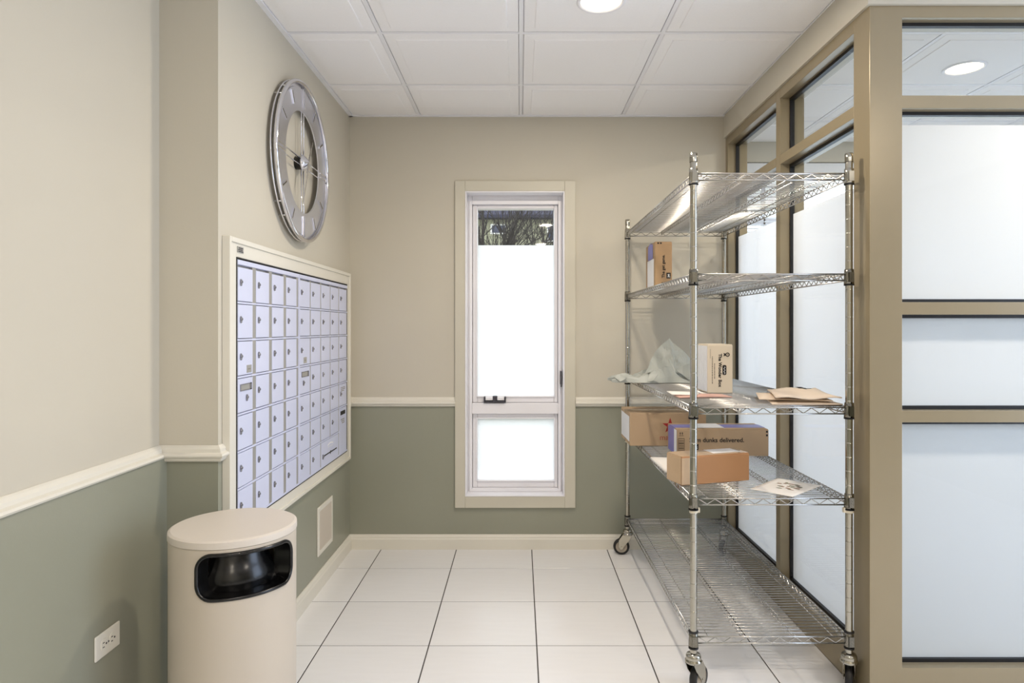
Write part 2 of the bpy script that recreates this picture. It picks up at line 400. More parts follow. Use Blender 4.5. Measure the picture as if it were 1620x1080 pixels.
# ------------------------------------------------------------------ glazed partition, side run (faces -X)
GP0, GP1 = .045, .066     # gasket depth in the frame
HB, HT = 2.418, 2.466     # head rail
TB, TT = 2.104, 2.149     # transom
SIL = .132
wr = struct(MB().box(XR-.012, XR+FD+.012, YF-.012, YB, HT, CE+.05).build('wall_right', WALL))
m_y = [(3.155, 3.205)]
def yb(name, y0, y1, z0, z1, d0=0, d1=FD): return Box(name, TAUPE, (XR+d0, XR+d1, y0, y1, z0, z1), wr, bevel=.0015)
yb('corner_post', YF, YF+.114, 0, HT)
yb('wall_jamb', 3.945, YB, 0, HT); yb('mullion', 3.155, 3.205, 0, HT)
bays = [(YF+.114, 3.155), (3.205, 3.945)]
def side_pane(y0, y1, z0, z1, film_top=None):
    g = MB(); t = .009
    for a in ((y0, y0+t, z0, z1), (y1-t, y1, z0, z1), (y0+t, y1-t, z0, z0+.013), (y0+t, y1-t, z1-.013, z1)):
        g.box(XR+GP0, XR+GP1, *a)
    g.build('gasket', GASKET, wr)
    Box('glass_pane', GLASS, (XR+.053, XR+.058, y0+.004, y1-.004, z0+.004, z1-.004), wr)
    if film_top:
        x = XR+.0595
        MB().add([(x, y0+t, z0+.013), (x, y1-t, z0+.013), (x, y1-t, film_top), (x, y0+t, film_top)], [(0,1,2,3)]).build('frosted_film', FILM, wr)
for y0, y1 in bays:
    yb('head_rail', y0, y1, HB, HT); yb('transom', y0, y1, TB, TT); yb('sill_rail', y0, y1, 0, SIL)
    side_pane(y0, y1, TT, HB); side_pane(y0, y1, SIL, TB, 1.867)

# glazed partition, facing run (faces the camera, -Y)
X0 = XR+.112
wf = struct(MB().box(XR+FD+.012, XE, YF-.012, YF+FD+.012, HT, CE+.05).build('wall_facing', WALL))
def xb(name, x0, x1, z0, z1, m=TAUPE): return Box(name, m, (x0, x1, YF, YF+FD, z0, z1), wf, bevel=.0015)
R2 = (1.375, 1.419); R3 = (.994, 1.036)
xb('mullion', 2.55, 2.60, 0, HT); xb('wall_jamb', XE-.05, XE, 0, HT)
def face_pane(x0, x1, z0, z1, film=None):
    g = MB(); t = .005
    for a, z in (((x0, x0+t), (z0, z1)), ((x1-t, x1), (z0, z1)), ((x0+t, x1-t), (z0, z0+.012)), ((x0+t, x1-t), (z1-.012, z1))):
        g.box(a[0], a[1], YF+.040, YF+.060, z[0], z[1])
    g.build('gasket', GASKET, wf)
    Box('glass_pane', GLASS, (x0+.003, x1-.003, YF+.047, YF+.052, z0+.003, z1-.003), wf)
    if film:
        y = YF+.0535
        MB().add([(x0+t, y, z0+.012), (x1-t, y, z0+.012), (x1-t, y, film), (x0+t, y, film)], [(0,1,2,3)]).build('frosted_film', FILM, wf)
for x0, x1 in ((X0, 2.55), (2.60, XE-.05)):
    xb('head_rail', x0, x1, HB+.006, HT); xb('transom', x0, x1, TB, TT); xb('sill_rail', x0, x1, 0, .127)
    xb('middle_rail', x0, x1, *R2); xb('lower_rail', x0, x1, *R3)
    face_pane(x0, x1, TT, HB+.006); face_pane(x0, x1, R2[1], TB, 2.060)
    face_pane(x0, x1, R3[1], R2[0], R2[0]-.012); face_pane(x0, x1, .127, R3[0], R3[0]-.012)

# ------------------------------------------------------------------ office behind the glass: window wall with blinds
WX0, WX1, WZ0, WZ1 = 1.54, 3.9, .80, 2.464
paint_wall('wall_office', [((XR+FD, WX0, YO, YO+T, 0, CE+.05), 0), ((WX1, XO, YO, YO+T, 0, CE+.05), 0),
    ((WX0, WX1, YO, YO+T, 0, WZ0), 0), ((WX0, WX1, YO, YO+T, WZ1, CE+.05), 0)])
w2 = struct(frame_boxes(WX0, WX1, WZ0, WZ1, WX0+.03, WX1-.03, WZ0+.04, WZ1-.03, YO+.08, YO+.15, MB()).build('window_2', VINYL, bevel=.003))
for x in (1.70, 2.45, 3.2): Box('mullion', VINYL, (x, x+.012 if x < 2 else x+.05, YO+.085, YO+.145, WZ0+.04, WZ1-.03), w2)
Box('meeting_rail', VINYL, (WX0+.03, WX1-.03, YO+.085, YO+.145, 2.05, 2.10), w2)
Box('glass_pane', GLASS, (WX0+.02, WX1-.02, YO+.112, YO+.116, WZ0+.02, WZ1-.02), w2)
bl = thing('window_blind', 'white slatted blind in the window of the room behind the glass', 'blind', (2.7, YO+.04, WZ1))
Box('head_rail', BLIND, (WX0+.01, WX1-.01, YO+.01, YO+.06, WZ1-.10, WZ1-.004), bl, bevel=.004)
m = MB()
for k in range(34):
    z = WZ1-.115-.024*k
    m.box(WX0+.015, WX1-.015, -.0125, .0125, -.0006, .0006, 0, Matrix.Translation((0, YO+.04, z)) @ Matrix.Rotation(.42, 4, 'X'))
o = m.build('slats', BLIND, bl); o['kind'] = 'stuff'
for x in (1.60, 2.3, 3.0, 3.8): MB().tube([(x, YO+.04, WZ1-.10), (x, YO+.04, WZ1-.93)], .0012, 5).build('ladder_cord', BLIND, bl)

# ------------------------------------------------------------------ recessed ceiling lights
def ceiling_light(x, y, label, r=.078):
    t = thing('ceiling_light', label, 'light', (x, y, CE-.008), 'recessed ceiling lights')
    MB().lathe([(r+.017, .002), (r+.017, -.003), (r+.012, -.006), (r+.003, -.006), (r, -.001), (r-.004, .001)], (x, y, CE-.008), n=40).build('trim_ring', CGRID, t)
    pr = [(r*math.cos(a), -.001-.004*math.sin(a)) for a in [k*PI/2/6 for k in range(6)]]+[(.001, -.005)]
    MB().lathe(pr, (x, y, CE-.008), n=40).build('diffuser', DIFFUSER, t)
    l = area_light('lamp', (0, 0, -.012), (0, 0, 0), r*1.9, 0, DOWN_W, WARM, 'DISK'); l.parent = t
    return t
ceiling_light(.314, 2.575, 'round recessed ceiling light shining above the open floor near the window')
ceiling_light(2.165, 3.235, 'round recessed ceiling light seen through the glass partition')
ceiling_light(.314, .10, 'round recessed ceiling light above the lobby, nearer the camera')
ceiling_light(2.15, .10, 'round recessed ceiling light above the lobby in front of the glass partition')
ceiling_light(.314, -1.75, 'round recessed ceiling light at the rear of the lobby')

# ------------------------------------------------------------------ mailbox bank on the alcove wall
MY0, MY1, MZ0, MZ1 = 2.287, 3.91, .560, 1.636
IY0, IY1, IZ0, IZ1 = 2.347, 3.845, .613, 1.579
XM = XA+.022
mbx = thing('mailbox_bank', 'silver wall bank of small locked mailbox doors in a white frame', 'mailboxes', (XA, (MY0+MY1)/2, MZ0))
def yz_frame(mb, y0, y1, z0, z1, a0, a1, b0, b1, x0, x1, mi=0):
    mb.box(x0, x1, y0, a0, z0, z1, mi); mb.box(x0, x1, a1, y1, z0, z1, mi)
    mb.box(x0, x1, a0, a1, z0, b0, mi); mb.box(x0, x1, a0, a1, b1, z1, mi); return mb
yz_frame(MB(), MY0, MY1, MZ0, MZ1, IY0, IY1, IZ0, IZ1, XA, XM, 0).build('outer_frame', TRIM, mbx, bevel=.002)
yz_frame(MB(), MY0-.004, MY1+.004, MZ0-.004, MZ1+.010, MY0+.012, MY1-.012, MZ0+.012, MZ1-.008, XA, XM+.006, 0).build('frame_lip', TRIM, mbx, bevel=.002)
yz_frame(MB(), IY0, IY1, IZ0, IZ1, IY0+.004, IY1-.004, IZ0+.004, IZ1-.004, XM-.012, XM+.002, 0).build('shadow_gap', DARK, mbx)
Box('back_panel', MBOXD, (XA+.002, XM-.012, IY0, IY1, IZ0, IZ1), mbx)
MOD = [(IY0+.006, 3.003, 4, .030), (3.010, IY1-.006, 5, .014)]
RAILH = .016; NR = 7
TOPR = .022
rowh = (IZ1-IZ0-TOPR-.012)/NR
def rowz(r): z1 = IZ1-.006-TOPR-rowh*r; return z1-rowh, z1    # r = 0 at the top
proto = {}
def lock_mb():
    mb = MB(); pl = rrect(-.0075, .0075, -.0125, .0125, .0072, 4)
    mb.prism(pl, lambda a, b, d: Vector((d, a, b)), 0, .003, 0)
    mb.lathe([(.0052, 0), (.0052, .0065), (.0038, .0075), (.0005, .0075)], (0, 0, .002), 'X', 12, 0)
    mb.box(.0074, .0079, -.0008, .0008, -.0018, .0062, 1); return mb
def door(y0, y1, z0, z1, lock=True, ly=None, lz=None, extra=None):
    key = (round(y1-y0, 4), round(z1-z0, 4))
    if key not in proto:
        d = MB().box(-.008, .004, -(y1-y0)/2, (y1-y0)/2, -(z1-z0)/2, (z1-z0)/2).build('door', MBOX, mbx, off=(0,0,0), bevel=.0015); proto[key] = d
    else: d = copyobj(proto[key], mbx)
    d.location = Vector((XM-.0015, (y0+y1)/2, (z0+z1)/2))-Vector(mbx['_base'])
    if lock:
        if 'lock' not in proto: l = lock_mb().build('lock', [LOCKM, DARK], d, off=(0,0,0)); proto['lock'] = l
        else: l = copyobj(proto['lock'], d)
        l.location = (.004, -(y1-y0)/2+(ly if ly is not None else (y1-y0)*.16), (lz if lz is not None else .006))
    return d
for mi, (my0, my1, nc, gap) in enumerate(MOD):
    # module carcass: rails and pilasters
    Box('top_rail', MBOX, (XM-.012, XM+.004, my0, my1, IZ1-.006-TOPR+.003, IZ1-.008), mbx, bevel=.0015)
    Box('bottom_rail', MBOX, (XM-.012, XM+.003, my0, my1, IZ0+.005, IZ0+.013), mbx, bevel=.001)
    cw = (my1-my0)/nc
    for r in range(1, NR):
        z = rowz(r)[1]
        y_end = my1 if not (mi == 1 and r == 6) else my1-cw
        MB().box(XM-.010, XM+.003, my0, y_end, z-.0035, z+.0035).build('row_rail', MBOX, mbx, bevel=.001)
        MB().box(XM-.012, XM-.006, my0, my1, z-.0055, z+.0055).build('row_gap', DARK, mbx)
    for c in range(nc+1):
        y = my0+cw*c
        Box('pilaster', MBOXD, (XM-.012, XM+.0006, max(my0-.004, y-gap), min(my1+.004, y+.003), IZ0+.006, IZ1-.010), mbx)
    for c in range(nc):
        for r in range(NR):
            z0, z1 = rowz(r); y0 = my0+cw*c+.004; y1 = my0+cw*(c+1)-gap+.0
            if mi == 1 and ((r == 6 and c in (2, 3)) or (c == 4 and r in (5, 6))): continue
            parcel = r == 3 and c == 0
            d = door(y0, y1, z0+.006, z1-.006, ly=(.072 if mi == 0 else .05) if parcel else None, lz=-.012 if parcel else None)
            base = d.location; wdt, hgt = y1-y0, z1-z0-.012
            if parcel:   # name slot on a taller plate
                q = yz_frame(MB(), -.05, .05, hgt/2-.045, hgt/2-.020, -.046, .046, hgt/2-.042, hgt/2-.023, .004, .0065)
                q.box(.004, .0065, .036, .050, hgt/2-.045, hgt/2-.020); q.build('name_slot', LOCKM, d, off=(0,0,0))
                MB().box(.004, .005, -.046, .036, hgt/2-.042, hgt/2-.023).build('name_card', MBOXD, d, off=(0,0,0))
            if r == 2 and c == 0:   # small square sticker
                MB().box(.004, .0048, .008 if mi == 0 else -.02, .052 if mi == 0 else .024, -hgt/2+.006, -hgt/2+.034).build('sticker', MBOXD, d, off=(0,0,0))
                MB().box(.0048, .0052, .018 if mi == 0 else -.010, .042 if mi == 0 else .014, -hgt/2+.017, -hgt/2+.022).build('sticker_print', GREYINK, d, off=(0,0,0))
            if mi == 1 and c == 4 and r == 4:
                mm = MB()
                for k, (a, b) in enumerate(((-.05, .04), (-.045, .045), (-.05, .02))): mm.box(.004, .0045, a, b, hgt/2-.022-.009*k, hgt/2-.018-.009*k)
                mm.build('printed_label', GREYINK, d, off=(0,0,0))
    if mi == 1:
        z0, _ = rowz(6); _, z1 = rowz(5); ya, ybn = my0+cw*4+.004, my1-gap
        d = door(ya, ybn, z0+.004, z1-.006, lock=False); h = z1-z0-.010
        MB().box(.003, .0046, -.055, .045, h/2-.040, h/2-.018).build('mail_slot', DARK, d, off=(0,0,0))
        mm = MB()
        for k in range(3): mm.box(.004, .0045, -.045+.01*k, .03, h/2-.068-.010*k, h/2-.063-.010*k)
        mm.build('printed_label', GREYINK, d, off=(0,0,0))
        z0, z1 = rowz(6); ya, ybn = my0+cw*2+.004, my0+cw*4-gap
        d = door(ya, ybn, z0+.004, z1-.006, ly=.02, lz=-.012); h = z1-z0-.010
        pl = [(-.115, -.014), (-.01, -.014), (-.002, -.022), (.006, -.014), (.118, -.014), (.118, -.008), (.012, -.008), (.004, -.002), (-.006, -.008), (-.115, -.008)]
        MB().prism(pl, lambda a, b, e: Vector((e, a, b)), .003, .005).build('mail_slot', DARK, d, off=(0,0,0))
        mm = MB()
        for k in range(9): mm.box(.004, .0045, -.048+.011*k, -.040+.011*k, .028+.006*math.sin(k*PI/8), .036+.006*math.sin(k*PI/8))
        mm.box(.004, .0045, -.045, .045, .020, .023); mm.build('printed_label', LABELP, d, off=(0,0,0))
MB().box(XM-.012, XM+.0045, 2.9985, 3.0045, IZ0+.006, IZ1-.008).box(XM-.012, XM+.0045, 3.0085, 3.0135, IZ0+.006, IZ1-.008).build('centre_stile', MBOX, mbx, bevel=.001)
Box('stile_gap', DARK, (XM-.012, XM+.001, 3.0045, 3.0085, IZ0+.006, IZ1-.008), mbx)
# small maker's plate at the frame corner
tg = Box('maker_plate', MBOXD, (XM+.000, XM+.003, 2.352, 2.402, 1.596, 1.618), mbx)
m = MB()
for k, (a, b) in enumerate(((2.357, 2.398), (2.356, 2.392), (2.360, 2.396))): m.box(XM+.003, XM+.0035, a, b, 1.599+.006*k, 1.602+.006*k)
m.build('plate_print', INK, tg, off=mbx['_base'])

# ------------------------------------------------------------------ wall clock
CY, CZ, CR = 3.035, 2.081, .362
ck = thing('wall_clock', 'large round chrome wall clock with open centre above the mailboxes', 'clock', (XA, CY, CZ))
def cp(a, b, d): return Vector((XA+d, CY+a, CZ+b))          # a right, b up, d out of the wall
def ring(mb, r, d, t, n=96, k=10, mi=0): return mb.tube([cp(r*math.cos(2*PI*i/n), r*math.sin(2*PI*i/n), d) for i in range(n)], t, k, True, mi)
ring(MB(), CR-.008, .040, .0095).build('outer_rim', POLISH, ck)
ring(MB(), CR-.006, .018, .004, k=8).build('rear_ring', POLISH, ck)
def annulus(r0, r1, d0, d1, n=96):
    pr = [(r0, d0), (r1, d0), (r1, d1), (r0, d1), (r0, d0)]
    return MB().lathe(pr, (XA, CY, CZ), 'X', n, 0, False)
annulus(CR*.63, CR*.915, .030, .035).build('dial_ring', STEEL, ck, bevel=.001)
annulus(CR*.915, CR*.965, .028, .030).build('rim_channel', STEEL, ck)
def bar(mb, ang, r0, r1, w, d0, d1, off=0.0, mi=0):
    u = Vector((math.sin(ang), math.cos(ang))); v = Vector((u.y, -u.x)); vs = []
    for d in (d0, d1):
        for r, s in ((r0, -1), (r1, -1), (r1, 1), (r0, 1)): q = u*r+v*(off+s*w/2); vs.append(cp(q.x, q.y, d))
    return mb.add(vs, [(0,1,2,3), (4,7,6,5), (0,4,5,1), (1,5,6,2), (2,6,7,3), (3,7,4,0)], mi)
for h in range(12):
    a = h*PI/6
    if h % 3 == 0:
        m = MB(); bar(m, a, .245, .335, .007, .035, .040, -.010); bar(m, a, .245, .335, .007, .035, .040, .010)
        m.build('hour_marker', POLISH, ck, bevel=.001)
    else:
        bar(MB(), a, .262, .325, .011, .035, .040).build('hour_marker', POLISH, ck, bevel=.001)
        bar(MB(), a, .268, .319, .004, .040, .0405).build('marker_inlay', DARK, ck)
for q in range(4):
    a = q*PI/2; m = MB()
    for off in (-.016, .016):
        u = Vector((math.sin(a), math.cos(a))); v = Vector((u.y, -u.x)); p0 = u*.03+v*off; p1 = u*(CR-.012)+v*off
        m.tube([cp(p0.x, p0.y, .030), cp(p1.x, p1.y, .030)], .0032, 8)
    m.build('spoke_rods', POLISH, ck)
for k in range(4):
    a = PI/4+k*PI/2
    for sgn in (-1, 1):
        b = a+sgn*.1; MB().tube([cp((CR-.007)*math.cos(b), (CR-.007)*math.sin(b), .0005), cp((CR-.007)*math.cos(b), (CR-.007)*math.sin(b), .040)], .003, 8).build('spacer', POLISH, ck)
MB().lathe([(.001, .0), (.030, .0), (.030, .024), (.026, .030), (.012, .032), (.001, .032)], (XA, CY, CZ), 'X', 40).build('movement_housing', BLACK, ck)
MB().lathe([(.036, .031), (.038, .036), (.026, .047), (.010, .060), (.001, .064)], (XA, CY, CZ), 'X', 32).build('hub_cap', POLISH, ck)
def hand(name, ang, ln, w, d):
    u = Vector((math.sin(ang), math.cos(ang))); v = Vector((u.y, -u.x)); pts = [u*-.06+v*w*.5, u*.02+v*w, u*ln, u*.02-v*w, u*-.06-v*w*.5]
    MB().prism([(p.x, p.y) for p in pts], lambda a, b, e: cp(a, b, e), d, d+.002).build(name, POLISH, ck)
hand('hour_hand', math.radians(28), .15, .009, .058); hand('minute_hand', math.radians(203), .24, .007, .0605)

# ------------------------------------------------------------------ litter bin
BX, BY, BR, BH = -.866, 2.01, .178, .737
bn = thing('litter_bin', 'round beige metal litter bin with a black side opening', 'bin', (BX, BY, 0))
def bin_hit(px, py):
    dx, dz = (px-823)/F, (518-py)/F
    A = dx*dx+1; B = -2*(dx*BX+BY); Cc = BX*BX+BY*BY-BR*BR; D = max(B*B-4*A*Cc, 0)
    t = (-B-math.sqrt(D))/(2*A); x, y, z = dx*t, t, CAMZ+dz*t
    return math.atan2(y-BY, x-BX), z
aL, zL = bin_hit(311, 918); aR, zR = bin_hit(460, 886); _, zt = bin_hit(385, 874); _, zb = bin_hit(380, 945)
if aR < aL: aR += 2*PI
ac = (aL+aR)/2; hw = (aR-aL)/2*BR
OB0, OB1 = min(zt, zb), max(zt, zb)
body = MB().lathe([(BR-.004, .0), (BR, .004), (BR, BH-.026), (BR-.001, BH-.024), (BR-.006, BH-.024), (BR-.006, .006), (BR-.004, .0)], (BX, BY, 0), n=200, sm=False).build('body', BEIGE, bn)
cut_poly = rrect(-1, 1, OB0, OB1, .001, 1)
def on_bin(s, z, r): a = ac+s/BR; return Vector((BX+r*math.cos(a), BY+r*math.sin(a), z))
print('BIN', math.degrees(aL), math.degrees(aR), zL, zR, zt, zb, hw/BR)
def on_plane(s, z, d):
    q = BR*math.sin(s/BR); return Vector((BX+d*math.cos(ac)-q*math.sin(ac), BY+d*math.sin(ac)+q*math.cos(ac), z))
opening = rrect(-hw, hw, OB0, OB1, .042, 8)
dense = []
for k in range(len(opening)):
    a, b = opening[k], opening[(k+1) % len(opening)]; q = max(1, int(math.dist(a, b)/.008))
    dense += [(a[0]+(b[0]-a[0])*i/q, a[1]+(b[1]-a[1])*i/q) for i in range(q)]
opening = dense
cm = MB(); n = len(opening)
cm.prism(opening, on_plane, BR*math.cos(hw/BR)-.035, BR+.03)
cutter = cm.build('cutter', BEIGE, None)
md = body.modifiers.new('cut', 'BOOLEAN'); md.object = cutter; md.operation = 'DIFFERENCE'; md.solver = 'EXACT'
dg = bpy.context.evaluated_depsgraph_get(); dg.update()
cutter.location = (0, 0, 0)
body.parent = None; body.location = (BX, BY, 0); dg.update()
nm = bpy.data.meshes.new_from_object(body.evaluated_get(dg)); body.modifiers.clear(); body.data = nm
body.parent = bn; body.location = (0, 0, 0); bpy.data.objects.remove(cutter)
MB().lathe([(.001, BH), (BR-.006, BH), (BR+.0015, BH-.004), (BR+.0025, BH-.012), (BR+.0025, BH-.022), (BR-.004, BH-.024), (.001, BH-.024)], (BX, BY, 0), n=96, sm=False).build('lid', BIN_TOP, bn, bevel=.0)
MB().tube([on_bin(a, b, BR+.001) for a, b in opening], .0055, 8, True).build('opening_trim', BLACK, bn)
m = MB(); r1 = BR-.052     # recessed swing flap and throat
outer = [on_bin(a, b, BR) for a, b in opening]; inner = [on_bin(a*1.0, b, r1) for a, b in opening]
m.add(outer+inner, [(k, (k+1) % n, n+(k+1) % n, n+k) for k in range(n)], 0, True).build('throat', BLACK, bn)
m = MB(); NU, NV = 24, 6; vs = []
for j in range(NV+1):
    for i in range(NU+1):
        s_ = -hw*1.02+2.04*hw*i/NU; z = OB0-.004+(OB1-OB0+.008)*j/NV
        vs.append(on_bin(s_, z, r1-.018*(j/NV)+.008*math.sin(j/NV*PI*2)))
m.add(vs, [(j*(NU+1)+i, j*(NU+1)+i+1, (j+1)*(NU+1)+i+1, (j+1)*(NU+1)+i) for j in range(NV) for i in range(NU)], 0, True).build('swing_flap', BLACK, bn)

# ------------------------------------------------------------------ wall outlet (horizontal duplex)
OY0, OY1, OZa, OZb = 1.867, 1.981, .385, .456
ot = thing('wall_outlet', 'ivory sideways wall outlet plate low on the green left wall', 'outlet', (XLW, (OY0+OY1)/2, OZa))
MB().box(XLW, XLW+.006, OY0, OY1, OZa, OZb).build('cover_plate', PLATE, ot, bevel=.003)
oc, zc = (OY0+OY1)/2, (OZa+OZb)/2
for s_ in (-1, 1):
    yy = oc+s_*.0195
    f = MB().prism(rrect(yy-.0145, yy+.0145, zc-.017, zc+.017, .012, 6), lambda a, b, d: Vector((XLW+d, a, b)), .006, .0075).build('receptacle', PLATE, ot)
    MB().box(XLW+.0075, XLW+.008, yy-.008, yy-.0005, zc+.005, zc+.0075).box(XLW+.0075, XLW+.008, yy-.008, yy-.001, zc-.0075, zc-.005).lathe([(.003, .0075), (.003, .008), (.0002, .008)], (XLW, yy+.008, zc), 'X', 10).build('slot', DARK, f, off=ot['_base'])
MB().lathe([(.003, .006), (.003, .0075), (.0002, .0078)], (XLW, oc, zc), 'X', 12).build('screw', LOCKM, ot)

# ------------------------------------------------------------------ wall vent
VY0, VY1, VZ0, VZ1 = 3.346, 3.608, .170, .418
vt = thing('wall_vent', 'white framed wall vent below the mailbox bank', 'vent', (XA, (VY0+VY1)/2, VZ0))
yz_frame(MB(), VY0, VY1, VZ0, VZ1, VY0+.028, VY1-.028, VZ0+.026, VZ1-.026, XA, XA+.008).build('frame', TRIM, vt, bevel=.003)
Box('backing', DARK, (XA, XA+.001, VY0+.028, VY1-.028, VZ0+.026, VZ1-.026), vt)
nsl = 22; pit = (VY1-VY0-.056)/nsl; m = MB()
for k in range(nsl):
    y = VY0+.028+pit*(k+.5)
    m.box(-.0006, .0006, -.0062, .0062, VZ0+.026, VZ1-.026, 0, Matrix.Translation((XA+.0045, y, 0)) @ Matrix.Rotation(-1.15, 4, 'Z'))
o = m.build('louvres', VENTM, vt); o['kind'] = 'stuff'

# ------------------------------------------------------------------ wire shelving rack
SX0, SX1, SY0, SY1 = .629, 1.194, 2.41, 3.89
SH = [1.892, 1.527, 1.043, .713, .211]
rk = thing('wire_shelving_rack', 'chrome wire shelving rack on casters by the glass partition', 'shelving', ((SX0+SX1)/2, (SY0+SY1)/2, 0))
RBASE = Vector(rk['_base'])
pts = [(SX0, SY0), (SX1, SY0), (SX0, SY1), (SX1, SY1)]
PTOP = 1.945
prof = [(.0127, .147)]
z = .30
while z < PTOP-.06:
    prof += [(.0127, z-.0010), (.0127, z-.0001), (.0119, z+.0006), (.0119, z+.0016), (.0127, z+.0023), (.0127, z+.0032)]; z += .0508
prof += [(.0127, PTOP-.004), (.0105, PTOP), (.0005, PTOP)]
pm = None
for x, y in pts:
    if pm is None: pm = MB().lathe(prof, (0, 0, 0), n=16).build('post', CHROMED, rk, off=(0,0,0)); p = pm
    else: p = copyobj(pm, rk)
    p.location = Vector((x, y, 0))-RBASE
    if 'cap' not in proto: proto['cap'] = MB().lathe([(.0142, -.016), (.0145, .0), (.0135, .016), (.0005, .017)], (0, 0, 0), n=16).build('post_cap', CHROMED, p, off=(0,0,0)); c = proto['cap']
    else: c = copyobj(proto['cap'], p)
    c.location = (0, 0, PTOP)
collar_m = MB().lathe([(.0127, .014), (.0155, .013), (.0165, -.004), (.0172, -.026), (.0172, -.040), (.0127, -.041)], (0, 0, 0), n=18)
collar_m.box(-.009, .009, -.020, -.010, -.034, .002)
oring_m = MB().lathe([(.0130, .002), (.0178, .0015), (.0178, -.0035), (.0130, -.004)], (0, 0, 0), n=18)
clip_m = MB().lathe([(.0128, 0), (.0158, -.001), (.0150, -.012), (.0128, -.013)], (0, 0, 0), n=14).box(.012, .022, -.006, .006, -.011, .006)
def zig(p0, p1, n, zt, zb):
    p0, p1 = Vector(p0), Vector(p1); out = []
    for i in range(2*n+1): q = p0.lerp(p1, i/(2*n)); q.z = zb if i % 2 else zt; out.append(q)
    return out
shelf = None
def build_shelf(z):
    """one shelf at height z, local to the rack; its pieces are sub-parts"""
    def L(x, y, dz=0): return (x, y, z+dz)
    xs0, xs1, ys0, ys1 = SX0, SX1, SY0, SY1
    dz0, dz1 = -.004, -.027
    s = MB()
    # shelf body = perimeter loops (top and bottom wire)
    s.tube([L(xs0, ys0, dz0), L(xs1, ys0, dz0)], .0030, 8); s.tube([L(xs0, ys1, dz0), L(xs1, ys1, dz0)], .0030, 8)
    s.tube([L(xs0, ys0, dz0), L(xs0, ys1, dz0)], .0030, 8); s.tube([L(xs1, ys0, dz0), L(xs1, ys1, dz0)], .0030, 8)
    s.tube([L(xs0, ys0, dz1), L(xs1, ys0, dz1)], .0028, 8); s.tube([L(xs0, ys1, dz1), L(xs1, ys1, dz1)], .0028, 8)
    s.tube([L(xs0, ys0, dz1), L(xs0, ys1, dz1)], .0028, 8); s.tube([L(xs1, ys0, dz1), L(xs1, ys1, dz1)], .0028, 8)
    sh = s.build('shelf', CHROME, rk)
    off = rk['_base']
    for a, b, n in ((L(xs0+.02, ys0), L(xs1-.02, ys0), 9), (L(xs0+.02, ys1), L(xs1-.02, ys1), 9), (L(xs0, ys0+.02), L(xs0, ys1-.02), 32), (L(xs1, ys0+.02), L(xs1, ys1-.02), 32)):
        MB().tube(zig(a, b, n, z+dz0-.002, z+dz1+.002), .0021, 6, sm=False).build('edge_zigzag', CHROME, sh, off=off)
    for fx in (1/3, 2/3):
        x = xs0+(xs1-xs0)*fx
        m = MB().tube([L(x, ys0, dz0-.004), L(x, ys1, dz0-.004)], .0024, 6).tube([L(x, ys0+.05, dz1), L(x, ys1-.05, dz1)], .0024, 6)
        m.tube(zig(L(x, ys0+.03), L(x, ys1-.03), 32, z+dz0-.006, z+dz1+.002), .0018, 5, sm=False)
        m.build('support_truss', CHROME, sh, off=off)
    m = MB(); nd = 58
    for k in range(1, nd):
        y = ys0+(ys1-ys0)*k/nd
        m.tube([L(xs0, y, dz0+.0025), L(xs1, y, dz0+.0025)], .0019, 6)
    for x in (xs0+.055, xs1-.055): m.tube([L(x, ys0, dz0-.0015), L(x, ys1, dz0-.0015)], .0021, 6)
    o = m.build('deck_wires', CHROME, sh, off=off); o['kind'] = 'stuff'
    return sh
for i, zs in enumerate(SH):
    if i == 0: sh = build_shelf(zs); shelf = sh
    else:
        sh = copyobj(shelf, rk)
        for ch in list(shelf.children): copyobj(ch, sh)
        sh.location = (0, 0, zs-SH[0])
    zref = zs
    for j, (x, y) in enumerate(pts):
        lo = Vector((x, y, SH[0]))-RBASE
        for nm_, mm_, mt, dz in (('collar', collar_m, CHROMED, 0), ('rubber_ring', oring_m, RUBBER, -.042 if i < 4 else .016), ('plastic_clip', clip_m, PLAST, -.043)):
            if nm_ == 'plastic_clip' and i != 3: continue
            if nm_ not in proto: proto[nm_] = mm_.build(nm_, mt, sh, off=(0,0,0)); c = proto[nm_]
            else: c = copyobj(proto[nm_], sh)
            c.location = lo+Vector((0, 0, dz))
            if nm_ == 'plastic_clip': c.rotation_euler = (0, 0, 0.0 if x == SX0 else PI)
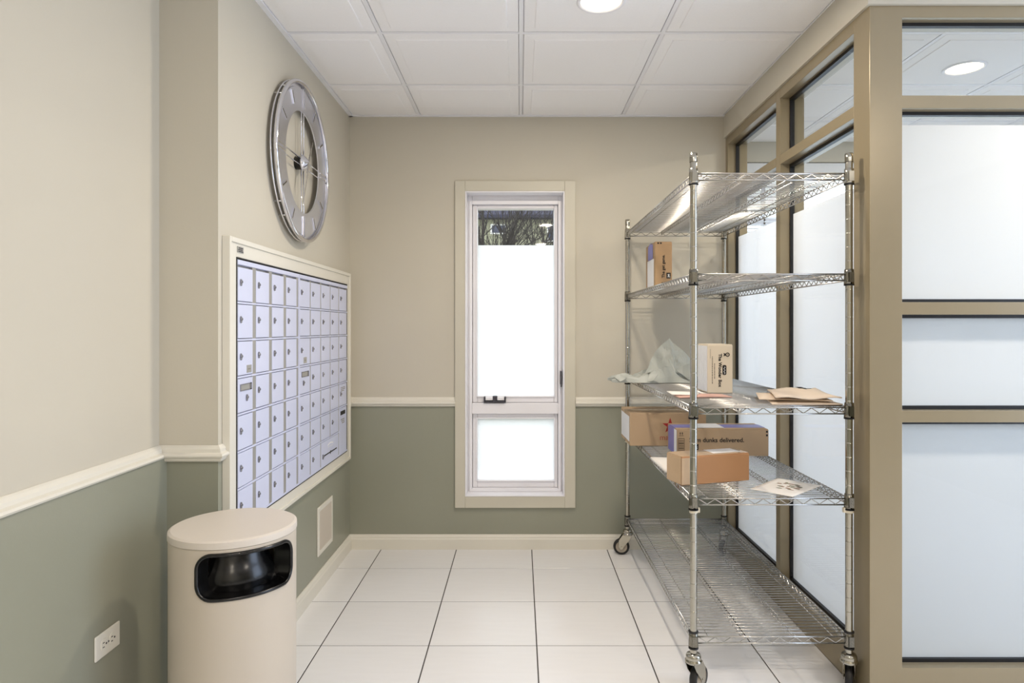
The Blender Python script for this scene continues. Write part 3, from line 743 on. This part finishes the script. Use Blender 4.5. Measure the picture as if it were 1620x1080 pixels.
        # each caster below
WR, WW = .047, .0135
def caster(x, y, ang):
    d = Vector((math.sin(ang), math.cos(ang), 0)); ax = Vector((d.y, -d.x, 0)); c0 = Vector((x, y, 0)); wc = c0+d*.036+Vector((0, 0, WR))
    # housing: stem collar + swivel head + fork plates
    R = Matrix(((ax.x, d.x, 0), (ax.y, d.y, 0), (0, 0, 1)))
    hs = MB().lathe([(.0125, .150), (.014, .149), (.024, .146), (.027, .140), (.0275, .132), (.026, .127), (.030, .124), (.030, .116), (.022, .113), (.001, .113)], (x, y, 0), n=24).build('caster', CHROMED, rk)
    off = rk['_base']; m = MB()
    for sg in (-1, 1):
        pl = [(-.026, .118), (.030, .118), (.052, .085), (.050, .045), (.043, .034), (.030, .034), (.022, .050), (-.010, .088)]
        m.prism(pl, lambda a, b, e: c0+R @ Vector((e, a, b)), sg*(WW+.004), sg*(WW+.0065))
    m.build('fork', CHROMED, hs, off=off, bevel=.001)
    MW = R.to_4x4() @ Matrix.Identity(4)
    MB().lathe([(WR*.70, -WW), (WR*.90, -WW), (WR*.985, -WW*.6), (WR, 0), (WR*.985, WW*.6), (WR*.90, WW), (WR*.70, WW)], wc, 'X', 36, M=R).build('tyre', RUBBER, hs, off=off)
    MB().lathe([(.003, -WW*1.05), (WR*.28, -WW*1.05), (WR*.36, -WW*.55), (WR*.62, -WW*.55), (WR*.72, -WW*1.02), (WR*.72, WW*1.02), (WR*.62, WW*.55), (WR*.36, WW*.55), (WR*.28, WW*1.05), (.003, WW*1.05)], wc, 'X', 30, M=R).build('wheel_hub', GREYPL, hs, off=off)
    MB().tube([wc-ax*(WW+.009), wc+ax*(WW+.009)], .005, 10).build('axle_bolt', CHROMED, hs, off=off)
caster(SX0, SY0, math.radians(45)); caster(SX1, SY0, math.radians(26)); caster(SX0, SY1, math.radians(-84)); caster(SX1, SY1, math.radians(-150))

# ------------------------------------------------------------------ parcels
def carton(name, label, x, y, z, w, d, h, rot, m, cat='box', group='parcels on the wire rack', tape=None, tapew=.05):
    """corrugated carton; x, y = front left bottom corner; local axes: +x right along the front, +y back"""
    t = thing(name, label, cat, (x, y, z), group); t.rotation_euler = (0, 0, rot); t['_base'] = [0, 0, 0]
    MB().box(0, w, 0, d, 0, h).build('carton_body', m, t, bevel=.003)
    MB().box(.002, w-.002, .003, d/2-.001, h, h+.0025).build('top_flap', m, t, bevel=.0008)
    MB().box(.002, w-.002, d/2+.001, d-.003, h, h+.0025).build('top_flap', m, t, bevel=.0008)
    if tape:
        MB().box(-.0012, w+.0012, d/2-tapew/2, d/2+tapew/2, h+.0025, h+.0032).box(-.0012, -.0004, d/2-tapew/2, d/2+tapew/2, h*.0+.002, h+.003).build('packing_tape', tape, t)
    return t
FRONT = (PI/2, 0, 0)
def arrows(t, x, z, s, rot=0.0):
    m = MB(); c, sn = math.cos(rot), math.sin(rot)
    def fn(a, b, e): return Vector((x+a*c-b*sn, -e, z+a*sn+b*c))
    for dx in (-.5, .5):
        m.prism([((dx-.10)*s, -.7*s), ((dx+.10)*s, -.7*s), ((dx+.10)*s, .1*s), ((dx+.34)*s, .1*s), (dx*s, .75*s), ((dx-.34)*s, .1*s), ((dx-.10)*s, .1*s)], fn, .0003, .0008)
    m.prism([(-1.1*s, -1.0*s), (1.1*s, -1.0*s), (1.1*s, -.86*s), (-1.1*s, -.86*s)], fn, .0003, .0008)
    return m.build('printed_arrows', INK, t)
e = .0006
# tall box on the second shelf
bA = carton('parcel_box', 'tall brown box with lilac tape on the second shelf from the top', .711, 3.50, SH[1]+.003, .090, .25, .250, 0, KRAFT, tape=PURPLE, tapew=.06)
MB().box(-.002, -.0006, .03, .20, .01, .165).build('shipping_label', LABELP, bA)
MB().box(-.0024, -.0018, .05, .18, .168, .245).build('lilac_wrap', PURPLE, bA)
lettering('The get game.', .0215, INK, bA, (.044, -e, .122), (PI/2, -PI/2, 0), bold=.0006)
MB().box(.060, .082, -.0009, -.0002, .058, .088).build('logo_square', INK, bA)
lettering('jet', .017, LABELP, bA, (.0705, -.0010, .073), (PI/2, -PI/2, 0), bold=.0004)
arrows(bA, .040, .030, .0105, PI/2)
MB().box(.012, .021, -e, -.0001, .240, .248).box(.026, .035, -e, -.0001, .240, .248).build('printed_marks', INK, bA)
# upright cream box on the third shelf
bC = carton('parcel_box', 'upright cream box printed with dark lettering on the third shelf from the top', .811, 2.872, SH[2]+.003, .1085, .158, .208, 0, CREAM)
MB().box(-.0022, -.0006, .006, .152, .006, .203).build('plastic_pouch', mat('clear_plastic_pouch', (236, 238, 244), .15, var=.05, vscale=40, bump=.8, bscale=40), bC)
lettering('The Wonder Box', .0195, INK, bC, (.0535, -e, .098), (PI/2, PI/2, 0), 1.02, bold=.0006)
MB().prism(rrect(.064, .081, .078, .121, .006, 5), lambda a, b, d: Vector((a, -d, b)), .0002, .0008).build('logo_badge', INK, bC)
MB().tube([(.0725+.0032*math.sin(k*1.35), -.0010, .114-.0026*k) for k in range(13)], .0009, 5).build('badge_script', LABELP, bC)
m = MB()
for xx, z0, z1 in ((.030, .060, .128), (.0205, .040, .158)):
    zz = z1
    while zz > z0: l_ = random.uniform(.004, .011); m.box(xx-.0012, xx+.0012, -e, -.0001, max(z0, zz-l_), zz); zz -= l_+.0022
m.box(.0110, .0118, -e, -.0001, .150, .190)
m.build('small_print', INK, bC)
m = MB(); m.tube([(.086+.0075*math.cos(a), -.0006, .166+.0075*math.sin(a)) for a in [2*PI*k/20 for k in range(20)]], .0018, 6, True)
m.prism([(.068, .159), (.079, .162), (.079, .170), (.068, .173), (.071, .166)], lambda a, b, d: Vector((a, -d, b)), .0002, .0009).box(.085, .087, -.0009, -.0002, .163, .169)
m.build('printed_emblem', INK, bC)
# fourth shelf: three cartons
z4 = SH[3]+.003
bD = carton('parcel_box', 'brown box with a red star, rearmost on the fourth shelf', .569, 3.44, z4, .395, .30, .166, 0, KRAFT2, tape=TAPE)
MB().box(-.0016, -.0006, .02, .28, .02, .150).build('shipping_label', LABELP, bD)
star = [(.0, .0)]*0
for k in range(10):
    a = PI/2+k*PI/5; rr = .042 if k % 2 == 0 else .0165; star.append((.208+rr*math.cos(a), .104+rr*math.sin(a)))
MB().prism(star, lambda a, b, d: Vector((a, -d, b)), .0002, .0007).build('printed_star', REDINK, bD)
lettering("macy's", .040, ROSEINK, bD, (.206, -e, .043), FRONT)
m = MB()
for xx in (.062, .128): m.add([(xx, -.0004, .166), (xx+.004, -.0004, .166), (xx+.030, -.0004, 0), (xx+.026, -.0004, 0)], [(0, 1, 2, 3)])
bE = carton('parcel_box', 'long brown box lettered about dunks, in the middle of the fourth shelf', .748, 3.165, z4, .437, .20, .126, 0, KRAFT2, tape=PURPLE, tapew=.10)
MB().box(-.0022, -.0006, .02, .18, .004, .122).build('lilac_wrap', PURPLE, bE)
MB().box(-.0030, -.0022, .0, .05, .002, .124).build('side_label', LABELP, bE)
MB().box(.10, .235, .03, .17, .1305, .1312).build('shipping_label', LABELP, bE)
lettering('Slam dunks delivered.', .0300, INK, bE, (.1890, -e, .076), FRONT, 1.0, bold=.0005)
arrows(bE, .020, .107, .0105)
m = MB(); 
for a in ((.005, .035, .083, .085), (.005, .035, .006, .008), (.005, .0065, .008, .083), (.0335, .035, .008, .083)): m.box(a[0], a[1], -e, -.0001, a[2], a[3])
for k in range(9): m.box(.008, .032, -e, -.0001, .013+.0075*k, .013+.0075*k+(.002 if k % 3 else .0035))
m.build('printed_chart', INK, bE)
MB().box(.070, .102, -.0008, -.0001, .028, .058).build('logo_square', INK, bE)
lettering('jet', .021, LABELP, bE, (.086, -.0010, .043), FRONT, bold=.0005)
MB().box(.424, .433, -e, -.0001, .112, .121).box(.424, .433, -e, -.0001, .095, .104).build('printed_marks', INK, bE)
bF = carton('parcel_box', 'plain orange-brown box with clear tape at the front of the fourth shelf', .628, 2.575, z4, .305, .118, .108, math.radians(17.0), KRAFT3, tape=TAPE, tapew=.10)
MB().box(.16, .285, .03, .105, .1112, .1120).build('shipping_label', LABELP, bF)
MB().box(-.0030, -.0012, .004, .112, .004, .106).box(-.002, .035, -.0012, -.0002, .003, .106).build('tape_end', TAPE, bF)

# sheets: bilinear patch with thickness and a bulge
def sheet(corners, th, fn=None, nu=10, nv=10):
    A, B, Cc, D = [Vector(c) for c in corners]; top = []; 
    for j in range(nv+1):
        for i in range(nu+1):
            u, v = i/nu, j/nv; p = (A*(1-u)+B*u)*(1-v)+(D*(1-u)+Cc*u)*v
            if fn: p = p+Vector((0, 0, fn(u, v)))
            top.append(p)
    n = len(top); bot = [p-Vector((0, 0, th)) for p in top]; W = nu+1; fs = []
    for j in range(nv):
        for i in range(nu):
            a = j*W+i; fs.append((a, a+1, a+W+1, a+W)); fs.append((n+a, n+a+W, n+a+W+1, n+a+1))
    loop = [i for i in range(W)]+[j*W+nu for j in range(1, nv+1)]+[nv*W+i for i in range(nu-1, -1, -1)]+[j*W for j in range(nv-1, 0, -1)]
    for k in range(len(loop)): a, b = loop[k], loop[(k+1) % len(loop)]; fs.append((a, n+a, n+b, b))
    return MB().add(top+bot, fs, 0, True)
z3 = SH[2]+.002
env = [((.925, 2.435, z3+.004), (1.183, 2.432, z3+.004), (1.180, 2.62, z3+.008), (.99, 2.70, z3+.004), .003, lambda u, v: .010*math.sin(PI*u)*math.sin(PI*v)),
       ((.900, 2.500, z3+.016), (1.150, 2.440, z3+.016), (1.176, 2.66, z3+.022), (.97, 2.73, z3+.017), .003, lambda u, v: .006*math.sin(PI*u)*math.sin(PI*v)),
       ((.935, 2.432, z3+.030), (1.178, 2.430, z3+.028), (1.182, 2.66, z3+.042), (1.02, 2.74, z3+.033), .005, lambda u, v: .007*math.sin(PI*u)*math.sin(PI*v)+.004*math.sin(9*u+4*v))]
for c0, c1, c2, c3, th, fn in env:
    k = env.index((c0, c1, c2, c3, th, fn))
    b0 = Vector(c0)
    o = sheet((c0, c1, c2, c3), th, fn).build('paper_envelope', ENVEL, None, off=(b0.x, b0.y, z3))
    tag(o, ('bottom manila envelope of the stack at the front right of the third shelf', 'middle manila envelope sticking out left from the stack on the third shelf', 'top manila envelope of the stack at the front right of the third shelf')[k], 'envelope', 'manila envelopes on the third shelf')
    if k == 2:
        m = MB()
        for q in range(5): m.box(1.10-.0*q, 1.10+random.uniform(.02, .05), 2.60+.012*q, 2.604+.012*q, z3+.0425+.0008*q, z3+.0440+.0008*q)
        mk = m.build('printed_address', INK, None, off=(b0.x, b0.y, z3)); mk.parent = o; mk.location = (0, 0, 0)
o = sheet(((.640, 2.665, z3+.004), (.860, 2.690, z3+.004), (.850, 2.80, z3+.004), (.640, 2.775, z3+.004)), .003, lambda u, v: .003*math.sin(PI*u)).build('flyer', PINKP, None, off=(.64, 2.66, z3))
tag(o, 'pinkish printed flyer under a white envelope near the left edge of the third shelf', 'flyer')
o = sheet(((.625, 2.735, z3+.010), (.72, 2.70, z3+.011), (.765, 2.83, z3+.010), (.640, 2.90, z3+.007)), .003, lambda u, v: .004*math.sin(PI*u)*math.sin(PI*v)).build('letter_envelope', PAPER, None, off=(.62, 2.72, z3))
tag(o, 'small white envelope on the pinkish flyer near the left edge of the third shelf', 'envelope')
o = sheet(((.612, 2.80, z4+.012), (.76, 2.775, z4+.012), (.79, 3.05, z4+.014), (.605, 3.085, z4+.012)), .010, lambda u, v: .012*math.sin(PI*u)*math.sin(PI*v)).build('padded_envelope', PAPER, None, off=(.61, 2.79, z4))
tag(o, 'white padded envelope on the fourth shelf behind the orange-brown box', 'envelope')
fy = sheet(((.872, 2.517, z4+.002), (.985, 2.40, z4+.002), (1.168, 2.571, z4+.002), (1.049, 2.70, z4+.002)), .0015, lambda u, v: .003*math.sin(PI*u)*math.sin(PI*v)).build('flyer', PAPER, None, off=(.98, 2.5, z4))
tag(fy, 'white flyer with a blurred printed picture lying at the right front of the fourth shelf', 'flyer')
def fpt(u, v, h=.0):
    A, B, Cc, D = Vector((.872, 2.517, z4+.002)), Vector((.985, 2.40, z4+.002)), Vector((1.168, 2.571, z4+.002)), Vector((1.049, 2.70, z4+.002))
    p = (A*(1-u)+B*u)*(1-v)+(D*(1-u)+Cc*u)*v; p.z += .003*math.sin(PI*u)*math.sin(PI*v)+.0008+h; return p
GREENINK = mat('faded_green_ink', (128, 130, 108), .7, var=.3, vscale=60)
BROWNINK = mat('faded_brown_ink', (166, 138, 122), .7, var=.2, vscale=60)
m = MB()
for q in range(26):
    u, v = random.uniform(.18, .75), random.uniform(.25, .72); a, b = random.uniform(.05, .14), random.uniform(.02, .06)
    hh = random.uniform(.0, .0004)
    m.add([fpt(u, v, hh), fpt(min(u+a, .95), v, hh), fpt(min(u+a, .95), v+b, hh), fpt(u, v+b, hh)], [(0, 1, 2, 3)], random.randint(0, 1))
pp = m.build('printed_picture', [GREENINK, BROWNINK], None, off=(.98, 2.5, z4)); pp.parent = fy; pp.location = (0, 0, 0)

# crumpled poly mailer on the third shelf, its tail hanging over the left edge
def mailer():
    z0 = SH[2]+.002
    NU, NV = 44, 26; rnd = random.Random(3); top = []
    seeds = [(rnd.random(), rnd.random(), rnd.uniform(0, PI)) for _ in range(16)]
    for j in range(NV+1):
        for i in range(NU+1):
            u, v = i/NU, j/NV
            x = .47+.43*u; width = .10+.22*min(1, max(0, (u-.18)/.45)); y = 3.38+.10*(1-u)*.3+width*v
            edge = min(1, 6*min(v, 1-v))*min(1, 7*min(u, 1-u)+.08)
            hump = .028+.045*math.exp(-((u-.66)/.20)**2)
            h = hump*edge**.6
            cr = 0
            for (a, b, c) in seeds:
                dd = abs((u-a)*math.cos(c)*1.6+(v-b)*math.sin(c)); cr += max(0, .09-dd)*(.26 if (a+b) > 1 else -.24)
            h += cr*edge*.55
            if u < .30: h += .018*math.sin((u*9+v*5))*edge+.016*(1-u/.30)
            top.append(Vector((x+.012*math.sin(7*v+3*u), y+.010*math.sin(11*u), z0+max(.003, h))))
    W = NU+1; n = len(top); bot = []
    for q, p in enumerate(top):
        i = q % W; tail = max(0, .30-i/NU)/.30
        bot.append(Vector((p.x, p.y, min(p.z-.0015, z0+.001 if tail == 0 else max(z0+.001, p.z-.012)))))
    fs = []
    for j in range(NV):
        for i in range(NU):
            a = j*W+i; fs.append((a, a+1, a+W+1, a+W)); fs.append((n+a, n+a+W, n+a+W+1, n+a+1))
    loop = [i for i in range(W)]+[j*W+NU for j in range(1, NV+1)]+[NV*W+i for i in range(NU-1, -1, -1)]+[j*W for j in range(NV-1, 0, -1)]
    for k in range(len(loop)): a, b = loop[k], loop[(k+1) % len(loop)]; fs.append((a, n+a, n+b, b))
    return MB().add(top+bot, fs, 0, False)
pmz = thing('poly_mailer', 'crumpled grey plastic mailing bag at the far left of the third shelf', 'mailing bag', (.68, 3.5, SH[2]+.002))
mailer().build('bag', POLY, pmz)
# the empty half of the bag standing up in a peak, folded sheets
def fold(P, name, idx):
    m = MB(); vs = [Vector(p) for p in P]; m.add(vs, idx, 0, False)
    o = m.build(name, POLY, pmz)
    md = o.modifiers.new('sub', 'SUBSURF'); md.subdivision_type = 'SIMPLE'; md.levels = md.render_levels = 3
    tx = bpy.data.textures.new('crease', 'VORONOI'); tx.noise_scale = .07
    dm = o.modifiers.new('crease', 'DISPLACE'); dm.texture = tx; dm.strength = .024; dm.texture_coords = 'LOCAL'
    sd = o.modifiers.new('thick', 'SOLIDIFY'); sd.thickness = .0012
    return o
zz = SH[2]
fold([(.655, 3.47, zz+.045), (.712, 3.53, zz+.150), (.806, 3.58, zz+.232), (.862, 3.55, zz+.165), (.905, 3.54, zz+.120), (.905, 3.48, zz+.030), (.80, 3.43, zz+.060), (.72, 3.44, zz+.055)],
     'peaked_flap', [(0, 7, 1), (1, 7, 6), (1, 6, 2), (2, 6, 3), (3, 6, 5), (3, 5, 4)])
fold([(.80, 3.42, zz+.075), (.868, 3.425, zz+.100), (.905, 3.44, zz+.085), (.905, 3.42, zz+.020), (.862, 3.40, zz+.019)],
     'crumpled_corner', [(0, 1, 4), (1, 2, 3), (1, 3, 4)])
fold([(.660, 3.375, zz+.050), (.700, 3.37, zz+.046), (.668, 3.345, zz+.018), (.640, 3.35, zz+.018)], 'adhesive_strip', [(0, 1, 2, 3)])
fold([(.462, 3.44, zz+.030), (.520, 3.43, zz+.042), (.545, 3.40, zz+.034), (.512, 3.40, zz+.010), (.492, 3.42, zz+.022)], 'tail_fold', [(0, 1, 4), (1, 2, 3), (1, 3, 4)])

# ------------------------------------------------------------------ outside: house and bare trees
lawn = struct(MB().box(-30, 40, 5.2, 70, -.6, -.3).build('ground', LAWN))
HY, HZ = 34.0, -.3
hs = thing('house', 'pale green sided house beyond the bare trees outside the window', 'house', (0, HY, HZ))
Box('wall', SIDING, (-8, 9, HY, HY+8, HZ, 7.1), hs)
m = MB(); k = 0; z = HZ
while z < 7.1:
    m.add([(-8, HY-.035, z), (9, HY-.035, z), (9, HY-.006, z+.2), (-8, HY-.006, z+.2), (-8, HY, z), (9, HY, z)], [(0, 1, 2, 3), (0, 4, 5, 1)]); z += .2
o = m.build('siding_boards', SIDING, hs); o['kind'] = 'stuff'
MB().add([(-8.6, HY-.6, 7.02), (9.6, HY-.6, 7.02), (9.6, HY+4, 10.2), (-8.6, HY+4, 10.2), (-8.6, HY-.6, 6.86), (9.6, HY-.6, 6.86), (9.6, HY+8.6, 6.9), (-8.6, HY+8.6, 6.9)],
    [(0, 1, 2, 3), (0, 4, 5, 1), (3, 2, 6, 7), (4, 7, 6, 5), (0, 3, 7, 4), (1, 5, 6, 2)]).build('roof', SHINGLE, hs)
for x0, x1, z0, z1 in ((-1.52, -.70, 6.10, 6.62), (1.36, 2.3, 5.72, 6.62), (-5.5, -4.4, 5.4, 6.62), (4.6, 5.6, 5.4, 6.62), (-4, -2.6, 1.0, 2.7), (2.5, 4, 1.0, 2.7)):
    f = frame_boxes(x0, x1, z0, z1, x0+.07, x1-.07, z0+.07, z1-.07, HY-.09, HY-.03, MB()).build('window', HWHITE, hs)
    Box('pane', HGLASS, (x0+.07, x1-.07, HY-.06, HY-.038, z0+.07, z1-.07), f, off=hs['_base'])
def tree(x, y, seed, label, lean, height=6.5, rad=.16):
    rnd = random.Random(seed); t = thing('bare_tree', label, 'tree', (x, y, -.3), 'bare trees outside the window')
    tr, br = MB(), MB()
    def grow(p, d, r, ln, lv):
        n = 4 if lv < 2 else 3; q = p.copy(); pts_ = [q.copy()]; rs = [r]; dd = d.copy()
        for i in range(n):
            dd = (dd+Vector((rnd.uniform(-1, 1), rnd.uniform(-1, 1), rnd.uniform(-.4, .7)))*.16).normalized(); q = q+dd*ln/n; pts_.append(q.copy()); rs.append(r*(1-.45*(i+1)/n))
        (tr if lv == 0 else br).tube(pts_, rs, 6 if lv < 2 else 4, cap=False)
        if lv >= 4: return
        for _ in range((4, 4, 4, 3)[lv]):
            i = rnd.randint(1 if lv else 2, n); a = rnd.uniform(0, 2*PI); sp = rnd.uniform(.45, .95)
            side = dd.orthogonal().normalized(); side = Matrix.Rotation(a, 3, dd) @ side
            grow(pts_[i], (dd+side*sp+Vector((0, 0, .15))).normalized(), rs[i]*.62, ln*rnd.uniform(.55, .78), lv+1)
        if lv: grow(pts_[-1], dd, rs[-1]*.9, ln*.7, lv+1)
    grow(Vector((x, y, -.3)), Vector(lean).normalized(), rad, height*.42, 0)
    tr.build('trunk', BARK, t); o = br.build('branches', BARK, t); o['kind'] = 'stuff'
tree(-1.35, 16.5, 5, 'bare dark tree outside the window, to the left', (.08, 0, 1))
tree(-.35, 22.8, 11, 'bare dark tree outside the window, in the middle', (.10, 0, 1), 8.0, .2)
tree(.7, 28.8, 23, 'thin bare tree outside the window, to the right and farther off', (-.05, 0, 1), 9.5, .15)

for o in scene.objects:
    if '_base' in o: del o['_base']
